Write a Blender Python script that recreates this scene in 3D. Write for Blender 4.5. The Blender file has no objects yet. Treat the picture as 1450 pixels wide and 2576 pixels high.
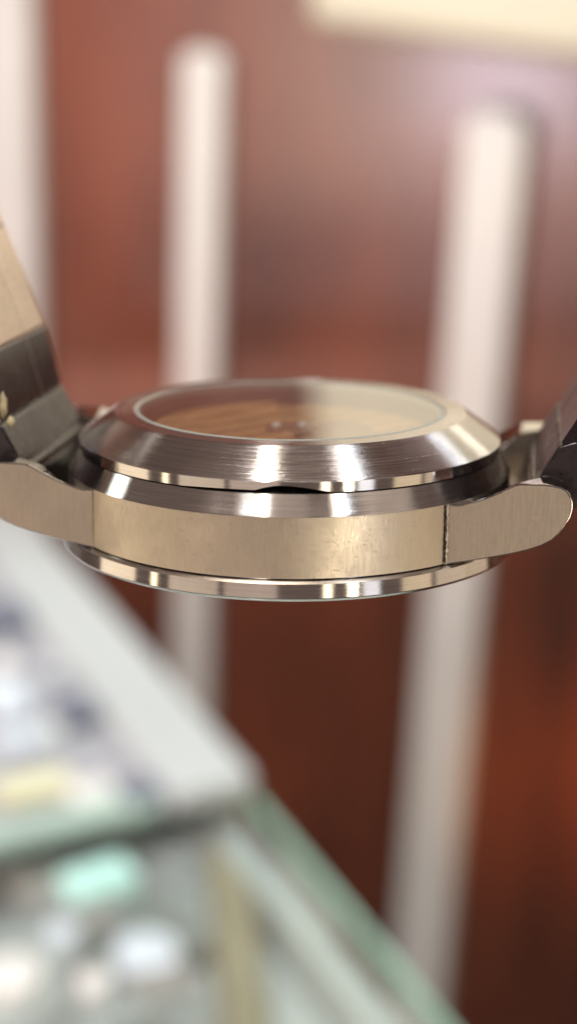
import bpy, bmesh, math, random
from mathutils import Matrix, Vector, noise
random.seed(7)
S = bpy.context.scene
COL = S.collection
MM = 0.001
R = math.radians

# ------------------------------------------------------------------ camera
CAM = Vector((0, 0, 1.25))
pitch, roll = R(22.5), R(2.2)
fwd = Vector((0, math.cos(pitch), -math.sin(pitch)))
upv = Vector((0, math.sin(pitch), math.cos(pitch)))
right = Vector((1, 0, 0)) * math.cos(roll) + upv * math.sin(roll)
upv = right.cross(fwd)
cd = bpy.data.cameras.new('camera')
cam = bpy.data.objects.new('camera', cd); COL.objects.link(cam)
m = Matrix((right, upv, -fwd)).transposed().to_4x4(); m.translation = CAM
cam.matrix_world = m
cd.sensor_fit = 'VERTICAL'; cd.sensor_height = 24; cd.sensor_width = 24 * 576 / 1024
cd.lens = 24 * 4219 / 2575
cd.clip_start = 0.01; cd.clip_end = 30
cd.dof.use_dof = True; cd.dof.focus_distance = 0.137; cd.dof.aperture_fstop = 9.4
S.camera = cam

# ------------------------------------------------------------------ world, lamps, exposure
W = bpy.data.worlds.new('World'); S.world = W; W.use_nodes = True
W.node_tree.nodes['Background'].inputs[0].default_value = (0.17, 0.128, 0.110, 1)
W.node_tree.nodes['Background'].inputs[1].default_value = 1.0
S.view_settings.view_transform = 'Standard'
try: S.view_settings.look = 'None'
except Exception: pass
S.view_settings.exposure = 0; S.view_settings.gamma = 1
S.cycles.use_denoising = True
S.cycles.max_bounces = 10; S.cycles.transparent_max_bounces = 16
S.cycles.sample_clamp_indirect = 6
WATCH = Vector((0, 0.144, 1.196))

def aim(o, at):
    o.rotation_euler = (Vector(at) - o.location).to_track_quat('-Z', 'Y').to_euler()
def area(name, loc, at, sx, sy, radiance, color, shape='RECTANGLE'):
    l = bpy.data.lights.new(name, 'AREA'); l.shape = shape; l.size = sx; l.size_y = sy
    l.energy = radiance * math.pi * sx * sy * (math.pi / 4 if shape == 'ELLIPSE' else 1)
    l.color = color
    o = bpy.data.objects.new(name, l); COL.objects.link(o); o.location = loc; aim(o, at)
    return o
def polar(az, el, d):
    return WATCH + Vector((math.sin(R(az)) * math.cos(R(el)), math.cos(R(az)) * math.cos(R(el)), math.sin(R(el)))) * d
def spot(name, loc, at, power, color, size, blend, radius):
    l = bpy.data.lights.new(name, 'SPOT'); l.energy = power; l.color = color
    l.spot_size = R(size); l.spot_blend = blend; l.shadow_soft_size = radius
    o = bpy.data.objects.new(name, l); COL.objects.link(o); o.location = loc; aim(o, at)
    return o
# shop ceiling tubes running away from the photographer, and lamps further off
def tube(name, a, b, w, radiance, color):
    a, b = WATCH + Vector(a), WATCH + Vector(b)
    mid = (a + b) / 2; L = (b - a).length
    l = bpy.data.lights.new(name, 'AREA'); l.shape = 'RECTANGLE'; l.size = L; l.size_y = w
    l.energy = radiance * math.pi * L * w; l.color = color
    o = bpy.data.objects.new(name, l); COL.objects.link(o)
    x = (b - a).normalized(); z = (mid - WATCH); z = (z - z.dot(x) * x).normalized(); y = z.cross(x)
    mm = Matrix((x, y, z)).transposed().to_4x4(); mm.translation = mid; o.matrix_world = mm
    return o
tube('ceiling_tube', (-.155, .34, 1.2), (-.31, -1.0, 1.2), .045, 11, (1, .93, .80))
tube('ceiling_tube', (.262, .40, 1.2), (.485, -.95, 1.2), .035, 5.0, (1, .84, .70))
tube('ceiling_tube', (.325, .40, 1.2), (.56, -.95, 1.2), .09, 8.5, (.80, .92, 1))
tube('ceiling_tube', (-.80, .92, .95), (-.66, .60, .46), .020, 5, (1, .98, .90))
tube('ceiling_tube', (-.88, .90, .95), (-.76, .58, .46), .016, 5, (1, .98, .90))
area('light_panel', polar(-73, 20, 1.0), WATCH, .16, .15, 6, (.92, 1, .93))
area('ceiling_lamp', polar(39.5, 29, .85), WATCH, .045, .20, 8, (.74, .86, 1))
area('ceiling_lamp', polar(31, 17, .75), WATCH, .030, .12, 6, (1, .96, .84))
tube('ceiling_tube', (-.75, -.36, 1.25), (.75, -.30, 1.25), .05, 4.5, (1, .92, .82))  # crosswise tube added to draw a bright line on the case edge
area('light_panel', WATCH + Vector((0, -.25, 1.42)), WATCH, 2.2, 1.3, .15, (1, .80, .70))  # added fill in place of ceiling bounce, lightens the bezel cone
area('light_panel', polar(-166, 51, 1.25), WATCH, .70, .32, .40, (1, .82, .70))  # added panel, gives the shoulder its tan reflection
area('light_panel', polar(116, 43, 1.2), WATCH, .55, .32, .48, (1, .84, .70))  # second added panel for the tan on the right of the shoulder
# unseen lamps added behind the camera, standing in for the warm shop in reflections
for az, el, w, h, rad, c in ((-90, -18, .39, .42, 1.4, (1, .83, .60)), (-114, -15, .05, .36, 3.2, (1, .84, .56)), (-135, -14, .40, .40, .78, (1, .83, .64)),
                             (-163, -11, .40, .40, .58, (1, .80, .66)), (161, -10, .06, .36, 4.5, (1, .86, .62)), (149, -10, .06, .36, 10, (1, .88, .64)),
                             (140, -10, .13, .36, 1.7, (.92, .94, 1)), (116, -11, .26, .38, .85, (1, .80, .52)), (86, -15, .62, .42, .70, (1, .82, .58))):
    area('shop_reflection_lamp', polar(az, el, .9), WATCH, w, h, rad, c)
# light on the wall and on the counter
spot('wall_spot', (-.35, -.25, 2.35), (.14, .97, 1.33), 80, (.93, .98, 1), 66, 1, .08)
spot('watch_fill', WATCH + Vector((-.245, -.35, 1.25)), WATCH, 42, (1, .94, .86), 12, .5, .03)  # added fill spot that brightens the movement under the glass
spot('wall_spot', (.75, .25, .95), (.35, .85, .745), 85, (1, .46, .14), 19, 1, .04)
spot('board_fill', (.55, -.1, 2.2), (.14, .9, 1.36), 45, (1, .95, .84), 19, .7, .04)  # added fill spot, strengthens the board's reflection in the crystal
spot('counter_spot', (-.10, .57, 2.0), (-.07, .50, .9), 23, (.90, 1, .99), 34, .6, .05)
area('wood_sheen_strip', (-.111, .78, .85), (.781, 1.231, .87), .80, .05, 1.2, (1, .50, .38))  # unseen lamp added below the counter edge for sheen on the wood
area('wood_sheen_lamp', (-.66, .33, 1.02), (-.44, 1.30, 1.00), .95, .60, 1.5, (1, .50, .42))  # unseen broad lamp added for the red sheen on the wall
area('wood_sheen_lamp', (-.51, .29, 1.00), (-.29, 1.255, 1.03), .18, .12, 8.5, (.88, .84, 1))  # unseen small lamp added for the lilac sheen on the wall

# ------------------------------------------------------------------ helpers
def tag(o, label=None, cat=None, group=None, kind=None):
    if label: o['label'] = label
    if cat: o['category'] = cat
    if group: o['group'] = group
    if kind: o['kind'] = kind
    return o
def link_mesh(name, me, mat, parent=None):
    o = bpy.data.objects.new(name, me); COL.objects.link(o)
    if mat:
        for q in (mat if isinstance(mat, (list, tuple)) else [mat]): me.materials.append(q)
    if parent: o.parent = parent
    w = o.modifiers.new('weighted_normals', 'WEIGHTED_NORMAL'); w.keep_sharp = True; w.weight = 80
    return o
def smooth(me, ang=28):
    for p in me.polygons: p.use_smooth = True
    me.set_sharp_from_angle(angle=R(ang))
def from_py(name, vs, fs, mat, parent=None, k=MM, ang=28, recalc=True):
    me = bpy.data.meshes.new(name)
    me.from_pydata([tuple(c * k for c in v) for v in vs], [], fs)
    if recalc:
        bm = bmesh.new(); bm.from_mesh(me); bmesh.ops.recalc_face_normals(bm, faces=bm.faces); bm.to_mesh(me); bm.free()
    smooth(me, ang)
    return link_mesh(name, me, mat, parent)
def lathe(name, prof, mat, parent, n=360, closed=True, k=MM, ang=20, fn=None, a0=0, a1=2 * math.pi, loc=(0, 0, 0)):
    full = abs(a1 - a0 - 2 * math.pi) < 1e-6
    vs, fs = [], []
    cols = n if full else n + 1
    for i in range(cols):
        t = a0 + (a1 - a0) * i / n
        for j, (r, z) in enumerate(prof):
            if fn: r, z = fn(j, r, z, t)
            vs.append((loc[0] + r * math.cos(t), loc[1] + r * math.sin(t), loc[2] + z))
    p = len(prof)
    for i in range(n):
        i2 = (i + 1) % cols
        for j in range(p if closed else p - 1):
            j2 = (j + 1) % p
            fs.append((i * p + j, i2 * p + j, i2 * p + j2, i * p + j2))
    return from_py(name, vs, fs, mat, parent, k, ang)
def prism(name, poly, y0, y1, mat, parent, bevel=0.0, seg=3, ang=30, k=MM, only=None):
    """polygon in x,z extruded along y, edges bevelled"""
    bm = bmesh.new()
    a = [bm.verts.new((x * k, y0 * k, z * k)) for x, z in poly]
    b = [bm.verts.new((x * k, y1 * k, z * k)) for x, z in poly]
    bm.faces.new(a); bm.faces.new(b[::-1])
    n = len(poly)
    for i in range(n):
        bm.faces.new((a[i], b[i], b[(i + 1) % n], a[(i + 1) % n]))
    bmesh.ops.recalc_face_normals(bm, faces=bm.faces)
    if bevel:
        es = [e for e in bm.edges if abs(e.verts[0].co.y - e.verts[1].co.y) < 1e-9 or only is None and e.calc_face_angle(0) > R(35)]
        bmesh.ops.bevel(bm, geom=es, offset=bevel * k, segments=seg, affect='EDGES', profile=.5, clamp_overlap=True)
    me = bpy.data.meshes.new(name); bm.to_mesh(me); bm.free(); smooth(me, ang)
    return link_mesh(name, me, mat, parent)
def loft(name, pa, pb, y0, y1, mat, parent, bevel, seg, ang, k=MM):
    """two outlines of equal count in x,z joined across y; the rim of the first is bevelled"""
    bm = bmesh.new()
    a = [bm.verts.new((x * k, y0 * k, z * k)) for x, z in pa]
    b = [bm.verts.new((x * k, y1 * k, z * k)) for x, z in pb]
    bm.faces.new(a); bm.faces.new(b[::-1]); n = len(pa)
    for i in range(n): bm.faces.new((a[i], b[i], b[(i + 1) % n], a[(i + 1) % n]))
    bmesh.ops.recalc_face_normals(bm, faces=bm.faces)
    es = [e for e in bm.edges if abs(e.verts[0].co.y - e.verts[1].co.y) < 1e-9]
    bmesh.ops.bevel(bm, geom=es, offset=bevel * k, segments=seg, affect='EDGES', profile=.5, clamp_overlap=True)
    me = bpy.data.meshes.new(name); bm.to_mesh(me); bm.free(); smooth(me, ang)
    return link_mesh(name, me, mat, parent)
def box(name, size, mat, parent=None, bevel=.002, seg=3, loc=(0, 0, 0), rotz=0, base=True):
    bm = bmesh.new(); bmesh.ops.create_cube(bm, size=1)
    for v in bm.verts:
        v.co = Vector((v.co.x * size[0], v.co.y * size[1], (v.co.z + (.5 if base else 0)) * size[2]))
    if bevel: bmesh.ops.bevel(bm, geom=bm.edges[:], offset=bevel, segments=seg, affect='EDGES', profile=.5)
    me = bpy.data.meshes.new(name); bm.to_mesh(me); bm.free(); smooth(me, 40)
    o = link_mesh(name, me, mat, parent); o.location = loc; o.rotation_euler.z = rotz
    return o

# ------------------------------------------------------------------ materials
def newmat(name):
    mt = bpy.data.materials.new(name); mt.use_nodes = True
    nt = mt.node_tree; b = nt.nodes['Principled BSDF']
    return mt, nt, b
class NB:
    def __init__(s, nt): s.nt = nt
    def n(s, t, **kw):
        o = s.nt.nodes.new(t)
        for k_, v in kw.items(): setattr(o, k_, v)
        return o
    def l(s, a, b): s.nt.links.new(a, b)
    def math(s, op, a, b=None):
        o = s.n('ShaderNodeMath', operation=op)
        for i, q in enumerate((a, b)):
            if q is None: continue
            if isinstance(q, (int, float)): o.inputs[i].default_value = q
            else: s.l(q, o.inputs[i])
        return o.outputs[0]
    def vec(s, x, y, z):
        o = s.n('ShaderNodeCombineXYZ')
        for i, q in enumerate((x, y, z)):
            if isinstance(q, (int, float)): o.inputs[i].default_value = q
            else: s.l(q, o.inputs[i])
        return o.outputs[0]
    def noise(s, v, scale, detail=3, rough=.55):
        o = s.n('ShaderNodeTexNoise'); o.inputs['Scale'].default_value = scale
        o.inputs['Detail'].default_value = detail; o.inputs['Roughness'].default_value = rough
        s.l(v, o.inputs['Vector']); return o.outputs['Fac']
    def ramp(s, f, stops):
        o = s.n('ShaderNodeValToRGB'); e = o.color_ramp.elements
        while len(e) < len(stops): e.new(.5)
        for q, (p, c) in zip(e, stops):
            q.position = p; q.color = (c, c, c, 1) if isinstance(c, (int, float)) else (*c, 1)
        s.l(f, o.inputs[0]); return o.outputs[0]
    def rng(s, f, a, b, c, d):
        o = s.n('ShaderNodeMapRange'); s.l(f, o.inputs[0])
        for i, q in enumerate((a, b, c, d)): o.inputs[i + 1].default_value = q
        return o.outputs[0]

def steel(name, mode='polish', rough=.12, aniso=0., base=(.62, .58, .54), bump=.1, scratch=.5, grain=.25, dirt=0.0):
    mt, nt, b = newmat(name); q = NB(nt)
    tc = q.n('ShaderNodeTexCoord')
    vm = q.n('ShaderNodeVectorMath', operation='SCALE'); vm.inputs['Scale'].default_value = 1000
    q.l(tc.outputs['Object'], vm.inputs[0]); P = vm.outputs[0]
    sp = q.n('ShaderNodeSeparateXYZ'); q.l(P, sp.inputs[0]); x, y, z = sp.outputs
    rr = q.math('SQRT', q.math('ADD', q.math('MULTIPLY', x, x), q.math('MULTIPLY', y, y)))
    an = q.math('MULTIPLY', q.math('ARCTAN2', x, q.math('MULTIPLY', y, -1)), 19)
    if mode == 'circ': v = q.vec(q.math('MULTIPLY', rr, 7), q.math('MULTIPLY', z, 7), q.math('MULTIPLY', an, .16))
    elif mode == 'vert': v = q.vec(q.math('MULTIPLY', an, 9), q.math('MULTIPLY', z, .45), 0.0)
    elif mode == 'flat': v = q.vec(q.math('MULTIPLY', x, 9), q.math('MULTIPLY', z, .45), q.math('MULTIPLY', y, .5))
    else: v = P
    g = q.noise(v, 1.0, 4, .7)
    big = q.noise(P, .25, 3, .6)
    # hairline scratches: two stretched noises cut to thin threads
    mp1 = q.n('ShaderNodeMapping'); mp1.inputs['Rotation'].default_value = (.3, .9, .5); mp1.inputs['Scale'].default_value = (6, .35, 6); q.l(P, mp1.inputs[0])
    mp2 = q.n('ShaderNodeMapping'); mp2.inputs['Rotation'].default_value = (1.1, -.5, 1.3); mp2.inputs['Scale'].default_value = (.3, 5, 5); q.l(P, mp2.inputs[0])
    s1 = q.ramp(q.noise(mp1.outputs[0], .9, 2, .5), [(.69, 0), (.72, 1), (.74, 1), (.77, 0)])
    s2 = q.ramp(q.noise(mp2.outputs[0], 1.1, 2, .5), [(.68, 0), (.71, 1), (.73, 1), (.76, 0)])
    scr = q.math('MULTIPLY', q.math('MAXIMUM', s1, s2), scratch)
    amt = grain if mode != 'polish' else grain * .3
    rg = q.rng(g, .25, .75, rough * (1 - amt), rough * (1 + amt))
    rg = q.math('ADD', rg, q.rng(big, .3, .7, -.1 * rough, .35 * rough))
    rg = q.math('ADD', rg, q.math('MULTIPLY', scr, .22))
    q.l(rg, b.inputs['Roughness'])
    mix = q.n('ShaderNodeMix', data_type='RGBA', blend_type='MULTIPLY'); mix.inputs[0].default_value = 1
    mix.inputs[6].default_value = (*base, 1)
    gv = q.rng(g, .25, .75, 1 - amt * .7, 1 + amt * .25)
    gv = q.math('ADD', gv, q.math('MULTIPLY', scr, .35))
    if dirt:
        dn = q.ramp(q.noise(P, 1.7, 5, .7), [(.30, 1 - dirt), (.46, 1)])
        gv = q.math('MULTIPLY', gv, dn)
    q.l(q.vec(gv, gv, gv), mix.inputs[7])
    q.l(mix.outputs[2], b.inputs['Base Color'])
    b.inputs['Metallic'].default_value = 1
    h = q.math('ADD', q.math('MULTIPLY', g, 1.0 if mode != 'polish' else .15), q.math('MULTIPLY', scr, -.8))
    bp = q.n('ShaderNodeBump'); bp.inputs['Strength'].default_value = bump; bp.inputs['Distance'].default_value = 2e-5
    q.l(h, bp.inputs['Height']); q.l(bp.outputs[0], b.inputs['Normal'])
    if aniso:
        b.inputs['Anisotropic'].default_value = aniso
        b.inputs['Anisotropic Rotation'].default_value = .25 if mode == 'circ' else 0
        tn = q.n('ShaderNodeTangent', direction_type='RADIAL', axis='Z'); q.l(tn.outputs[0], b.inputs['Tangent'])
    return mt

def matte(name, col, rough=.5, var=.15, scale=40, coat=0., metal=0., spec=.5):
    mt, nt, b = newmat(name); q = NB(nt)
    tc = q.n('ShaderNodeTexCoord')
    f = q.noise(tc.outputs['Object'], scale, 4, .6)
    mix = q.n('ShaderNodeMix', data_type='RGBA', blend_type='MULTIPLY'); mix.inputs[0].default_value = 1
    mix.inputs[6].default_value = (*col, 1); g = q.rng(f, .3, .7, 1 - var, 1 + var * .4); q.l(q.vec(g, g, g), mix.inputs[7])
    q.l(mix.outputs[2], b.inputs['Base Color']); b.inputs['Roughness'].default_value = rough
    b.inputs['Metallic'].default_value = metal; b.inputs['Coat Weight'].default_value = coat
    b.inputs['Specular IOR Level'].default_value = spec
    return mt

def thin_glass(name, ior, tint, rough=.0, gain=1.0):
    mt, nt, b = newmat(name); q = NB(nt); nt.nodes.remove(b)
    out = nt.nodes['Material Output']
    fr = q.n('ShaderNodeFresnel'); fr.inputs[0].default_value = ior
    tr = q.n('ShaderNodeBsdfTransparent'); tr.inputs[0].default_value = (*tint, 1)
    gl = q.n('ShaderNodeBsdfGlossy'); gl.inputs['Roughness'].default_value = rough
    tc = q.n('ShaderNodeTexCoord'); nz = q.noise(tc.outputs['Object'], 350, 4, .6)
    q.l(q.rng(nz, .4, .8, rough, rough + .04), gl.inputs['Roughness'])
    # both faces of the pane together reflect 2F/(1+F); the far face is left clear
    F2 = q.math('DIVIDE', q.math('MULTIPLY', fr.outputs[0], 2), q.math('ADD', fr.outputs[0], 1))
    F2 = q.math('MINIMUM', q.math('MULTIPLY', F2, gain), 1.0)
    ge = q.n('ShaderNodeNewGeometry'); F2 = q.math('MULTIPLY', F2, q.math('SUBTRACT', 1.0, ge.outputs['Backfacing']))
    mx = q.n('ShaderNodeMixShader'); q.l(F2, mx.inputs[0]); q.l(tr.outputs[0], mx.inputs[1]); q.l(gl.outputs[0], mx.inputs[2])
    q.l(mx.outputs[0], out.inputs[0])
    return mt

def wood(name, dark, lightc, rough=.32, coat=.6):
    mt, nt, b = newmat(name); q = NB(nt)
    tc = q.n('ShaderNodeTexCoord')
    mp = q.n('ShaderNodeMapping'); mp.inputs['Location'].default_value = (3.3, 0, 1.7); mp.inputs['Scale'].default_value = (9, 6, 1.9); mp.inputs['Rotation'].default_value = (0, .85, 0)
    q.l(tc.outputs['Object'], mp.inputs[0])
    f = q.noise(mp.outputs[0], 1.4, 6, .62); f2 = q.noise(mp.outputs[0], 12, 4, .6)
    ff = q.math('ADD', q.math('MULTIPLY', f, .8), q.math('MULTIPLY', f2, .2))
    c = q.ramp(ff, [(.36, dark), (.66, lightc)])
    q.l(c, b.inputs['Base Color']); b.inputs['Roughness'].default_value = rough
    b.inputs['Coat Weight'].default_value = 1; b.inputs['Coat Roughness'].default_value = .2; b.inputs['Coat IOR'].default_value = 1.85
    return mt

M_cone = steel('steel_circular_brushed', 'circ', .18, 1.0, (.64, .58, .55), .35, .12, .5)
M_flank = steel('steel_vertical_brushed', 'vert', .32, .6, (.63, .55, .46), .34, .9, .26, .10)
M_lug = steel('steel_lug_brushed', 'flat', .36, .5, (.63, .55, .47), .25, .5, .28, .08)
M_pol = steel('steel_polished', 'polish', .09, 0, (.66, .62, .59), .12, .7, .3)
M_polc = steel('steel_polished_turned', 'circ', .125, 1.0, (.69, .65, .62), .12, .15, .3)
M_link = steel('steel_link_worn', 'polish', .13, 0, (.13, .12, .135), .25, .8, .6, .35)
M_black = steel('steel_grime_shade', 'polish', .2, 0, (.055, .05, .055), .25, .8, .5, .3)  # black mixes grime with crevice shade, for end links and right link sides
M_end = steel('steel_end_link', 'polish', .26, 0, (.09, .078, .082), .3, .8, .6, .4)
M_linkb = steel('steel_link_pale', 'flat', .30, .3, (.86, .71, .62), .25, .5, .3, .15)
M_gasket = matte('gasket_polymer', (.34, .36, .33), .35, .1, 900)
M_gold = matte('movement_gilt', (.8, .45, .16), .45, .2, 700, metal=.35)
M_gold2 = matte('movement_gilt_dark', (.33, .18, .10), .4, .2, 700, metal=.4)
M_rehaut = steel('steel_inner_wall', 'circ', .3, .3, (.34, .25, .23), .1, .2, .2)
M_screw = matte('steel_screw', (.80, .74, .70), .3, .15, 900, metal=.6)
M_lip = matte('torn_metal_lip', (.70, .60, .47), .4, .45, 2500, metal=.2)
M_dark = matte('grime', (.02, .017, .015), .8, .4, 1500)
M_res = matte('dried_residue', (.55, .46, .28), .55, .35, 1200)
M_sapph = thin_glass('back_crystal', 2.8, (.97, .96, .95), gain=1.1)

# ------------------------------------------------------------------ the watch (mm, face down, back glass up)
A = Matrix(((0.99956, -0.00705, -0.02895), (0.01101, 0.99026, 0.13877), (0.02769, -0.13902, 0.9899)))
watch = bpy.data.objects.new('wristwatch', None); COL.objects.link(watch)
watch.location = (-0.00007, 0.14381, 1.19547)
watch.rotation_euler = (A @ Matrix.Rotation(R(-8), 3, 'Z')).to_euler()
watch.empty_display_size = .01
tag(watch, 'worn steel wristwatch held face down with its glazed back up', 'wristwatch')

# case middle: bevelled shoulder and brushed flank
lathe('case_middle', [(17.3, 1.6), (18.88, 1.63), (19.02, 1.58), (19.86, .14), (19.94, .03), (20.01, -.10), (20.02, -.24), (20.04, -5.2), (19.98, -5.28), (17.6, -5.3), (17.3, -5.3)],
      [M_flank, M_polc], watch, 480, ang=14)
cm = bpy.data.objects['case_middle'].data
for p in cm.polygons:
    if p.center.z > -.12 * MM or p.center.z < -5.22 * MM: p.material_index = 1
# glazed case back, with the pry notch cut into its rim
A_N = R(-83.5)
def notch(t):
    d = math.degrees((t - A_N + math.pi) % (2 * math.pi) - math.pi)
    a = max(0, 1 - (d / (12 if d > 0 else 7)) ** 2)
    return .46 * a ** 1.15 + .14 * max(0, 1 - ((d + 9) / 17) ** 2) + .02 * a * noise.noise(Vector((d * 1.7, 2.5, 0)))
def cb(j, r, z, t):
    if j in (7, 8, 9): z += notch(t) * (1, .97, .9)[j - 7]
    if j in (8, 9): pass
    return r, z
lathe('case_back', [(14.02, 4.4), (14.02, 4.88), (14.12, 4.93), (15.88, 4.93), (16.05, 4.84), (18.97, 2.70), (19.06, 2.60), (19.05, 1.73), (18.95, 1.68), (17.5, 1.68), (13.75, 1.5), (13.75, 4.4)],
      [M_cone, M_polc, M_rehaut], watch, 720, fn=cb, ang=14)
me = bpy.data.objects['case_back'].data
for i, p in enumerate(me.polygons):
    r = math.hypot(p.center.x, p.center.y) / MM
    z = p.center.z / MM
    if r > 18.99: p.material_index = 1
    elif r < 13.8: p.material_index = 2
lathe('gasket', [(13.66, 4.3), (13.66, 4.93), (13.72, 4.98), (13.9, 4.97), (14.03, 4.90), (14.03, 4.3)], M_gasket, watch, 256)
# back crystal: solid slab of glass with a small chamfer
lathe('back_glass', [(0.0001, 4.97), (6, 4.965), (13.4, 4.95), (13.66, 4.92)], M_sapph, watch, 200, closed=False, ang=40)
# movement seen through the glass
mvt = lathe('movement', [(0.0001, 2.7), (13.2, 2.7), (13.2, 2.3), (0.0001, 2.3)], M_gold, watch, 128, closed=False)
def geneva(mt):
    nt = mt.node_tree; q = NB(nt); b = nt.nodes['Principled BSDF']
    tc = q.n('ShaderNodeTexCoord'); mp = q.n('ShaderNodeMapping'); mp.inputs['Rotation'].default_value = (0, 0, R(38)); q.l(tc.outputs['Object'], mp.inputs[0])
    w = q.n('ShaderNodeTexWave'); w.inputs['Scale'].default_value = 105; w.inputs['Distortion'].default_value = 3.0; q.l(mp.outputs[0], w.inputs['Vector'])
    q.l(q.ramp(w.outputs['Fac'], [(0, (.34, .19, .075)), (.5, (.60, .36, .14)), (1, (.55, .33, .125))]), b.inputs['Base Color'])
geneva(M_gold)
lathe('movement_ring', [(13.2, 2.7), (13.7, 2.7), (13.7, 4.3), (13.45, 4.3), (13.2, 3.0)], M_rehaut, watch, 200)
# winding rotor: half disc with heavy rim, on a ball bearing
def sector(name, prof, a0, a1, mat, n=64):
    o = lathe(name, prof, mat, watch, n, closed=True, a0=a0, a1=a1)
    bm = bmesh.new(); bm.from_mesh(o.data); bmesh.ops.holes_fill(bm, edges=[e for e in bm.edges if e.is_boundary]); bmesh.ops.recalc_face_normals(bm, faces=bm.faces); bm.to_mesh(o.data); bm.free(); smooth(o.data, 25)
    return o
rot = sector('rotor', [(1.8, 3.02), (4.6, 3.02), (4.7, 2.94), (5.3, 2.94), (5.4, 3.02), (8.3, 3.02), (8.4, 3.2), (9.6, 3.2), (9.7, 3.1), (10.2, 3.1), (10.3, 3.2), (12.5, 3.2), (12.6, 3.12), (12.6, 2.8), (8.6, 2.8), (1.8, 2.85)], R(105), R(285), M_gold)
lathe('rotor_hub', [(0.0001, 3.3), (1.45, 3.3), (1.6, 3.2), (2.2, 3.15), (2.3, 3.0), (2.3, 2.7), (0.0001, 2.7)], M_gold2, watch, 64, closed=False)
sub = sector('bridge_plate', [(2.6, 2.85), (7.6, 2.85), (7.8, 2.72), (2.6, 2.72)], R(-70), R(60), M_gold2)
for i, (x, y) in enumerate([(-1.2, -.5), (1.1, .1)]):
    s = lathe('screw', [(0.0001, .52), (.32, .5), (.46, .40), (.5, 0), (0.0001, 0)], M_screw, watch, 24, closed=False, ang=50)
    s.location = (x * MM, y * MM, (3.2 if i < 2 else 2.7) * MM)

# polished ring on the dial side and the dial glass under it
lathe('bezel', [(16.4, -5.33), (20.05, -5.33), (20.35, -5.38), (20.60, -5.52), (20.68, -6.68), (20.65, -6.76), (20.38, -7.0), (20.2, -7.08), (17.5, -7.6), (16.4, -7.6)],
      M_polc, watch, 480)
lathe('dial_glass', [(0.0001, -7.4), (16.4, -7.4), (16.4, -6.8), (0.0001, -6.8)], matte('dial_side_glass', (.03, .03, .035), .05, .1, 100, coat=1), watch, 96, closed=False)

# four lugs, one outline mirrored
LUG = [(11.5, -.35), (14.0, -.12), (15.1, -.07), (15.9, -.12), (16.4, -.02), (16.9, .16), (17.8, .47), (18.67, .82), (19.6, 1.3), (20.5, 1.75), (21.0, 1.88), (23.1, 1.93), (23.65, 1.87), (24.3, 1.74), (24.79, 1.5), (25.1, 1.08), (25.32, .53), (25.34, -.1), (25.2, -.8), (24.77, -1.62), (24.35, -2.3), (23.85, -2.85), (22.95, -3.4), (21.94, -3.8), (20.8, -4.14), (19.67, -4.42), (17.5, -4.9), (15.25, -5.33), (11.5, -5.35)]
def lug_drop(x):
    pts = [(10, 1.5), (15, 1.9), (18.5, 1.6), (20.6, .7), (23, .12), (25.6, .05)]
    for (xa, a), (xb, b) in zip(pts, pts[1:]):
        if x <= xb: return a + (b - a) * (x - xa) / (xb - xa)
    return 0
for sx in (-1, 1):
    for sy in (-1, 1):
        inner = [(x - .25, z - lug_drop(x) if z > -.6 else z) for x, z in LUG]
        o = loft('lug', [(sx * x, z) for x, z in LUG], [(sx * x, z) for x, z in inner], sy * 13.1, sy * 10.05, [M_lug, M_pol], watch, .19, 2, 24)
        for p in o.data.polygons:
            if not (abs(p.normal.y) > .97): p.material_index = 1
# cracked seam beside the right lug: a ragged bright lip with grime in it
def ragged(name, x, dx, y, z0, z1, amp, seed, mat, depth):
    n = 46; vs = []; fs = []
    for i in range(n + 1):
        z = z0 + (z1 - z0) * i / n
        a = noise.noise(Vector((i * .27, seed, 0))) * amp; b = noise.noise(Vector((i * .33, seed + 5, 3))) * amp
        w = dx * (.8 + .5 * noise.noise(Vector((i * .4, seed + 9, 1))))
        yy = y + .03 * noise.noise(Vector((i * .7, seed + 2, 7)))
        vs += [(x - w + a, yy + depth, z), (x - w * .4 + a, yy, z), (x + w * .4 + b, yy, z), (x + w + b, yy + depth, z)]
    for i in range(n):
        for j in range(3): fs.append((4 * i + j, 4 * i + j + 1, 4 * i + j + 5, 4 * i + j + 4))
    return from_py(name, vs, fs, mat, watch)
ragged('seam_lip', 15.12, .13, -13.42, -5.2, -.12, .14, 3.1, M_lip, .22)
ragged('seam_grime', 14.90, .10, -13.50, -5.3, -.1, .20, 8.2, M_dark, .12)
ragged('seam_grime', -15.08, .05, -13.22, -5.2, -.1, .02, 5.2, M_dark, .10)

# spring bars
for sx in (-1, 1):
    bm = bmesh.new()
    bmesh.ops.create_cone(bm, cap_ends=True, segments=20, radius1=.6 * MM, radius2=.6 * MM, depth=21 * MM)
    bmesh.ops.rotate(bm, verts=bm.verts, matrix=Matrix.Rotation(R(90), 3, 'X'))
    me = bpy.data.meshes.new('spring_bar'); bm.to_mesh(me); bm.free(); smooth(me, 50)
    o = link_mesh('spring_bar', me, M_end, watch); o.location = (sx * 22.2 * MM, 0, .4 * MM)

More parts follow.
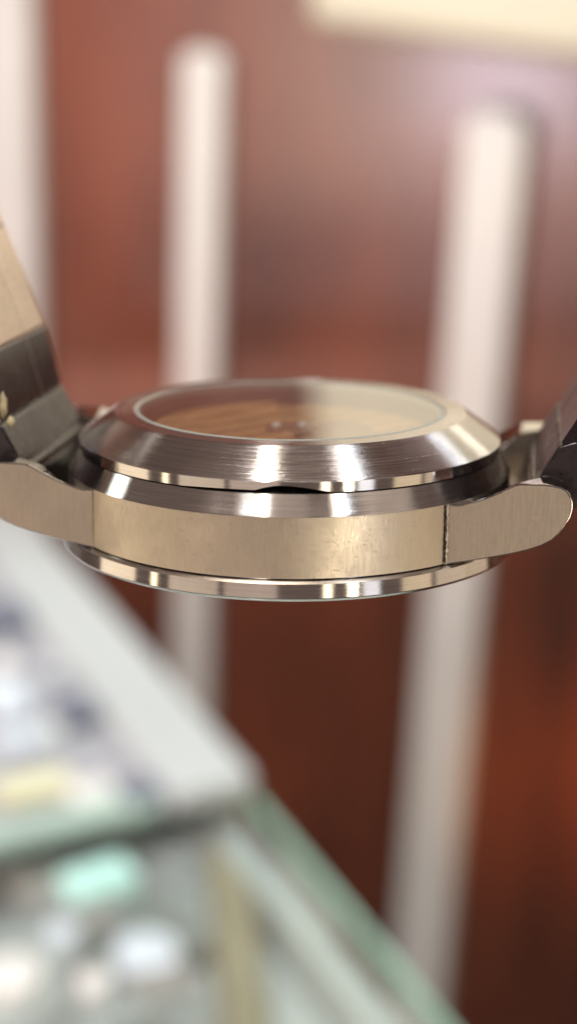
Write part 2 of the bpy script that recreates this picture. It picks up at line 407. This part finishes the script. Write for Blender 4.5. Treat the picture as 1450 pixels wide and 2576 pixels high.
# bracelet: end links, then rows of three links, inner faces towards the wearer
def end_link(sx):
    poly = [(20.6, -3.2), (21.0, -2.0), (21.4, -.8), (21.95, .6), (22.85, 2.4), (23.95, 4.4), (25.4, 4.9), (26.9, 4.0), (26.4, 1.0), (25.6, -.8), (24.2, -2.6), (22.2, -3.4)]
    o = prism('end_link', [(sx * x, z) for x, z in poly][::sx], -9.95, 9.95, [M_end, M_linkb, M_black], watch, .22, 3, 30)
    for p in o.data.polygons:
        if abs(p.normal.y) < .9 and p.center.z < .7 * MM and p.normal.z > -.2: p.material_index = 2  # lower faces by the case: grime plus shade in the colour
    return o
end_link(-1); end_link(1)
def chain(sx, path, th, first=0):
    for i in range(len(path) - 1):
        (xa, za), (xb, zb) = path[i], path[i + 1]
        L = math.hypot(xb - xa, zb - za); ux, uz = (xb - xa) / L, (zb - za) / L
        nx, nz = (uz, -ux)            # away from the wearer's side (outwards)
        if nx < 0: nx, nz = -nx, -nz
        for (y0, y1, off, t0) in ((-9.8, -3.43, 0, th), (-3.4, 3.4,   .03, th), (3.43, 9.8, 0, th)):
            g = .02
            def pt(a, b): return (sx * (xa + ux * a + nx * b), za + uz * a + nz * b)
            poly = [pt(g, off + .2), pt(g + .2, off), pt(L * .5, off - .03), pt(L - g - .2, off), pt(L - g, off + .2), pt(L - g + .25, t0 * .5), pt(L - g, t0 - .5), pt(L - g - .6, t0), pt(g + .6, t0), pt(g, t0 - .5), pt(g + .25, t0 * .5)]
            if sx < 0: poly = poly[::-1]
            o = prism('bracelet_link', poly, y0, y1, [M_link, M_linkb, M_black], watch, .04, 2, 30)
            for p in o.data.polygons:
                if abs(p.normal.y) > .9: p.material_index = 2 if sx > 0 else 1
                elif sx < 0 and i >= 1: p.material_index = 1  # upper left links paler, their tan reflection put into the steel colour
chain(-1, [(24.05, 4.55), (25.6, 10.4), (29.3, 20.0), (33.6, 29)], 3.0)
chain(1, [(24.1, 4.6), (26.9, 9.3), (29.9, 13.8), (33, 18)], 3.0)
# dried residue caught between end link and lug
def lump(name, loc, s, seed, mat):
    bm = bmesh.new(); bmesh.ops.create_icosphere(bm, subdivisions=3, radius=1)
    for v in bm.verts:
        d = 1 + .35 * noise.noise(v.co * 1.6 + Vector((seed, 0, 0)))
        v.co = Vector((v.co.x * s[0] * d, v.co.y * s[1] * d, v.co.z * s[2] * d)) * MM
    me = bpy.data.meshes.new(name); bm.to_mesh(me); bm.free(); smooth(me, 60)
    o = link_mesh(name, me, mat, watch); o.location = Vector(loc) * MM
lump('residue', (-23.95, -9.3, 6.1), (.32, .45, 1.1), 1, M_res)
lump('residue', (-23.3, -9.35, 4.7), (.33, .38, .42), 4, M_res)

# ------------------------------------------------------------------ background: wood wall with cream strips
WY = R(25)
wallroot = bpy.data.objects.new('wood_wall', None); COL.objects.link(wallroot)
wallroot.location = (0, 1.0, 0); wallroot.rotation_euler.z = -WY
tag(wallroot, 'glossy dark red wood wall standing behind the watch', 'wall')
M_wood = wood('red_wood', (.058, .013, .007), (.225, .049, .018))
bxo = box('wall_panel', (3.4, .03, 2.6), M_wood, wallroot, .001, 1, (0, .015, 0))
M_cream = matte('cream_paint', (.84, .83, .785), .45, .06, 12, coat=.15)
def on_wall(o):
    o.parent = None
    loc = Vector(o.location); c, s = math.cos(-WY), math.sin(-WY)
    o.location = (c * loc.x - s * loc.y, 1.0 + s * loc.x + c * loc.y, loc.z); o.rotation_euler.z = -WY
    return o
def strip(name, xt, xb, zt, zb, w, d, label):
    """upright strip, rounded at its top, slightly leaning as mounted"""
    bm = bmesh.new()
    prof = []
    n = 10
    for i in range(n + 1):
        a = math.pi * i / n
        prof.append((w / 2 * math.cos(a) + xt, zt - w * .25 + w * .25 * math.sin(a)))
    prof += [(xb - w / 2, zb), (xb + w / 2, zb)]
    o = prism(name, prof, -d, -.0005, M_cream, None, .004, 3, 30, k=1)
    on_wall(o)
    tag(o, label, 'trim strip', 'cream strips on the red wood wall')
    return o
strip('cream_strip', -.063, -.068, 1.121, .02, .027, .014, 'narrow cream strip with free rounded top on the wood behind the left of the watch')
strip('cream_strip', .1225, .1125, 1.105, .02, .036, .018, 'wide cream strip under the cream board, passing behind the right of the watch')
strip('cream_strip', -.223, -.225, 1.27, .02, .080, .016, 'cream strip at the far left edge, running past the raised bracelet')
bd = box('cream_board', (1.0, .05, .54), matte('cream_board_paint', (.76, .72, .56), .5, .05, 6), None, .012, 4, (.520, -.027, 1.126))
on_wall(bd); bd.rotation_euler.y = R(2.0)
tag(bd, 'cream board with a rounded lower corner mounted on the wood above the wide strip', 'board')

fl = box('floor', (8, 8, .05), matte('floor_tile', (.30, .24, .20), .35, .15, 5), None, 0, 1, (0, 0, -.052))
tag(fl, 'brown shop floor below the counter', kind='structure')

# ------------------------------------------------------------------ glass counter at lower left
CZ = .90
e1 = Vector((-.451, .892, 0)).normalized(); e2 = Vector((-.892, -.451, 0)).normalized()
C0 = Vector((-.009, .552, CZ))
rz = math.atan2(-e2.y, -e2.x)          # local x runs to the right edge, local y away from the camera
counter = bpy.data.objects.new('display_counter', None); COL.objects.link(counter)
counter.location = (C0.x, C0.y, 0); counter.rotation_euler.z = rz
tag(counter, 'glass display counter with a green glass edge at the lower left', 'counter')
M_edge = matte('green_glass_edge', (.20, .50, .37), .15, .2, 30, coat=.6)
M_ctop = thin_glass('counter_glass', 1.5, (.96, .985, .975), .01)
M_floor = matte('counter_lining', (.58, .59, .59), .7, .15, 9)
M_white = matte('white_enamel', (.56, .60, .60), .4, .06, 8, coat=.3)
M_tray = matte('tray_lining', (.40, .40, .43), .6, .15, 14)
M_brown = matte('brown_wood_post', (.44, .38, .27), .5, .25, 20)
gt = box('glass_top', (.62, 1.2, .004), [M_ctop, M_edge], counter, 0, 1, (-.31, -.05, CZ - .004))
for p in gt.data.polygons:
    if abs(p.normal.z) < .5: p.material_index = 1
box('glass_edge', (.0028, 1.2, .0055), matte('green_edge_strip', (.40, .68, .56), .15, .2, 30, coat=.6), counter, .0008, 1, (.0016, -.05, CZ - .0048))
box('shelf', (.60, 1.18, .02), M_floor, counter, .001, 1, (-.315, -.05, CZ - .05))
box('side_panel', (.012, 1.18, .868), M_white, counter, .001, 1, (-.0085, -.05, .02))
box('base', (.60, 1.16, .79), matte('counter_base', (.30, .28, .25), .6, .2, 10), counter, .002, 1, (-.325, -.05, .02))

# white rimmed tray on the far part of the counter
tray = bpy.data.objects.new('tray', None); COL.objects.link(tray)
tray.location = (C0.x, C0.y, CZ + .001); tray.rotation_euler.z = rz
tag(tray, 'white rimmed tray standing on the glass counter', 'tray')
M_tgreen = matte('green_tray_edge', (.46, .62, .55), .35, .15, 30)
TW, TL, RW, RH = .34, .46, .036, .012
box('tray_floor', (TW - .01, TL - .01, .003), M_tray, tray, .0005, 1, (-TW / 2, TL / 2, 0))
box('rim', (RW, TL, RH), M_white, tray, .004, 3, (-RW / 2 + .001, TL / 2, .0005))
box('rim', (RW, TL, RH), M_white, tray, .004, 3, (-TW + RW / 2, TL / 2, .0005))
box('rim', (TW - 2 * RW - .001, RW * .30, RH * .7), M_tgreen, tray, .003, 3, (-TW / 2, RW * .175, .0005))
box('rim', (TW - 2 * RW - .001, RW, RH), M_white, tray, .004, 3, (-TW / 2, TL - RW / 2, .0005))

def item(name, x, y, size, mat, label, cat, shape='pillow', z=CZ + .0045, rot=0, group=None):
    if shape == 'pillow':
        o = box(name, size, mat, None, min(size) * .38, 5, (x, y, z), rz + rot)
    else:
        r, h = size[0] / 2, size[2]
        o = lathe(name, [(0.00001, h), (r * .7, h), (r * .8, h * .92), (r * .95, h * .85), (r, h * .6), (r, .0), (0.00001, 0)], mat, None, 40, closed=False, k=1, ang=40)
        o.location = (x, y, z)
    return tag(o, label, cat, group)
mb = matte('pale_blue', (.74, .84, .92), .25, .1, 30, coat=.5)
mw = matte('off_white', (.86, .87, .84), .25, .08, 30, coat=.6)
mn = matte('slate_blue', (.19, .21, .27), .45, .2, 30)
my = matte('pale_yellow', (.80, .80, .55), .4, .1, 30)
mg = matte('bottle_green', (.10, .30, .22), .3, .2, 30, coat=.4)
mtq = matte('turquoise', (.60, 1.0, .92), .2, .08, 30, coat=.8)
mgr = matte('warm_grey', (.36, .36, .34), .5, .2, 30)
G1 = 'small goods in the white tray'; G2 = 'small goods on the counter glass'
item('trinket_box', -.128, .682, (.022, .020, .012), mn, 'dark navy little box high in the white tray at the left picture edge', 'box', group=G1)
item('trinket_box', -.112, .603, (.020, .024, .013), mb, 'pale blue rounded box, larger of two pale blue ones in the tray', 'box', group=G1)
item('trinket_box', -.084, .600, (.017, .016, .010), mn, 'slate blue little box beside the white rim of the tray', 'box', group=G1)
item('trinket_box', -.102, .573, (.022, .012, .011), mb, 'pale blue narrow box, nearer and smaller of two pale blue ones in the tray', 'box', group=G1)
item('trinket_box', -.092, .543, (.030, .016, .008), my, 'pale yellow flat box near the front of the tray', 'box', group=G1)
item('trinket_box', -.070, .541, (.018, .013, .008), mw, 'off white little box between pale yellow and slate ones in the tray', 'box', group=G1)
item('trinket_box', -.051, .541, (.016, .013, .009), mn, 'slate box in the front corner of the tray by the green edge', 'box', group=G1)
item('trinket_box', -.061, .488, (.027, .016, .010), mtq, 'bright turquoise rounded box on the counter glass before the tray', 'box', z=CZ + .001, rot=.1, group=G2)
item('round_disc', -.082, .437, (.020, .020, .008), mw, 'bright white round disc on the counter glass at the left picture edge', 'disc', 'disc', z=CZ + .001, group=G2)
item('round_disc', -.041, .452, (.022, .022, .006), mb, 'pale blue grey round disc on the counter glass', 'disc', 'disc', z=CZ + .001, group=G2)
item('trinket_box', -.060, .472, (.018, .010, .005), mgr, 'warm grey flat box between the turquoise box and pale disc', 'box', z=CZ + .001, group=G2)
item('trinket_box', -.034, .438, (.020, .014, .005), mgr, 'warm grey flat box nearest the camera on the counter glass', 'box', z=CZ + .001, group=G2)
G3 = 'small goods on the shelf under the glass'
SZ = CZ - .0295
msv = matte('silvery_case', (.62, .66, .68), .3, .2, 40, coat=.4)
mdg = matte('dark_grey_case', (.36, .37, .36), .5, .25, 40)
item('trinket_box', -0.069, 0.551, (.034, .024, .012), mdg, 'dark grey box on the shelf beneath the turquoise box', 'box', z=SZ, group=G3)
item('round_disc', -0.038, 0.551, (.030, .030, .010), msv, 'silvery round disc on the shelf behind the turquoise box', 'disc', 'disc', z=SZ, group=G3)
item('trinket_box', -0.038, 0.503, (.026, .040, .012), mdg, 'dark grey long box on the shelf left of the brown wood strip', 'box', z=SZ, rot=.3, group=G3)
item('round_disc', -0.089, 0.540, (.032, .032, .010), mw, 'white round disc on the shelf at the left picture edge', 'disc', 'disc', z=SZ, group=G3)
item('trinket_box', -0.056, 0.487, (.030, .022, .012), msv, 'silvery flat box on the shelf at the bottom of the picture', 'box', z=SZ, group=G3)
item('trinket_box', 0.007, 0.520, (.016, .050, .012), mdg, 'dark grey narrow box on the shelf right of the brown wood strip', 'box', z=SZ, group=G3)
item('wood_strip', -.0135, .503, (.018, .200, .014), M_brown, 'brown wood strip lying on the shelf under the glass by the green edge', 'wood strip', z=SZ, rot=-rz + .105)
mpw = matte('glint_white', (.93, .94, .92), .15, .04, 30, coat=1)  # the small discs below are added to imitate blurred glints
item('round_disc', -.121, .645, (.012, .012, .006), mpw, 'small white disc added as a glint in the tray between the navy and large pale blue boxes', 'disc', 'disc', group=G1)
item('round_disc', -.098, .640, (.010, .010, .006), msv, 'small silvery disc added as a glint in the tray far behind the slate blue box', 'disc', 'disc', group=G1)
item('round_disc', -.093, .587, (.012, .012, .006), mpw, 'small white disc added as a glint in the tray just in front of the slate blue box', 'disc', 'disc', group=G1)
item('round_disc', -.056, .437, (.011, .011, .005), mpw, 'small white disc added as a glint near the bottom edge on the counter glass', 'disc', 'disc', z=CZ + .001, group=G2)
item('round_disc', -.070, .462, (.011, .011, .005), mb, 'small pale blue disc added as a glint on the counter glass left of the big pale one', 'disc', 'disc', z=CZ + .001, group=G2)
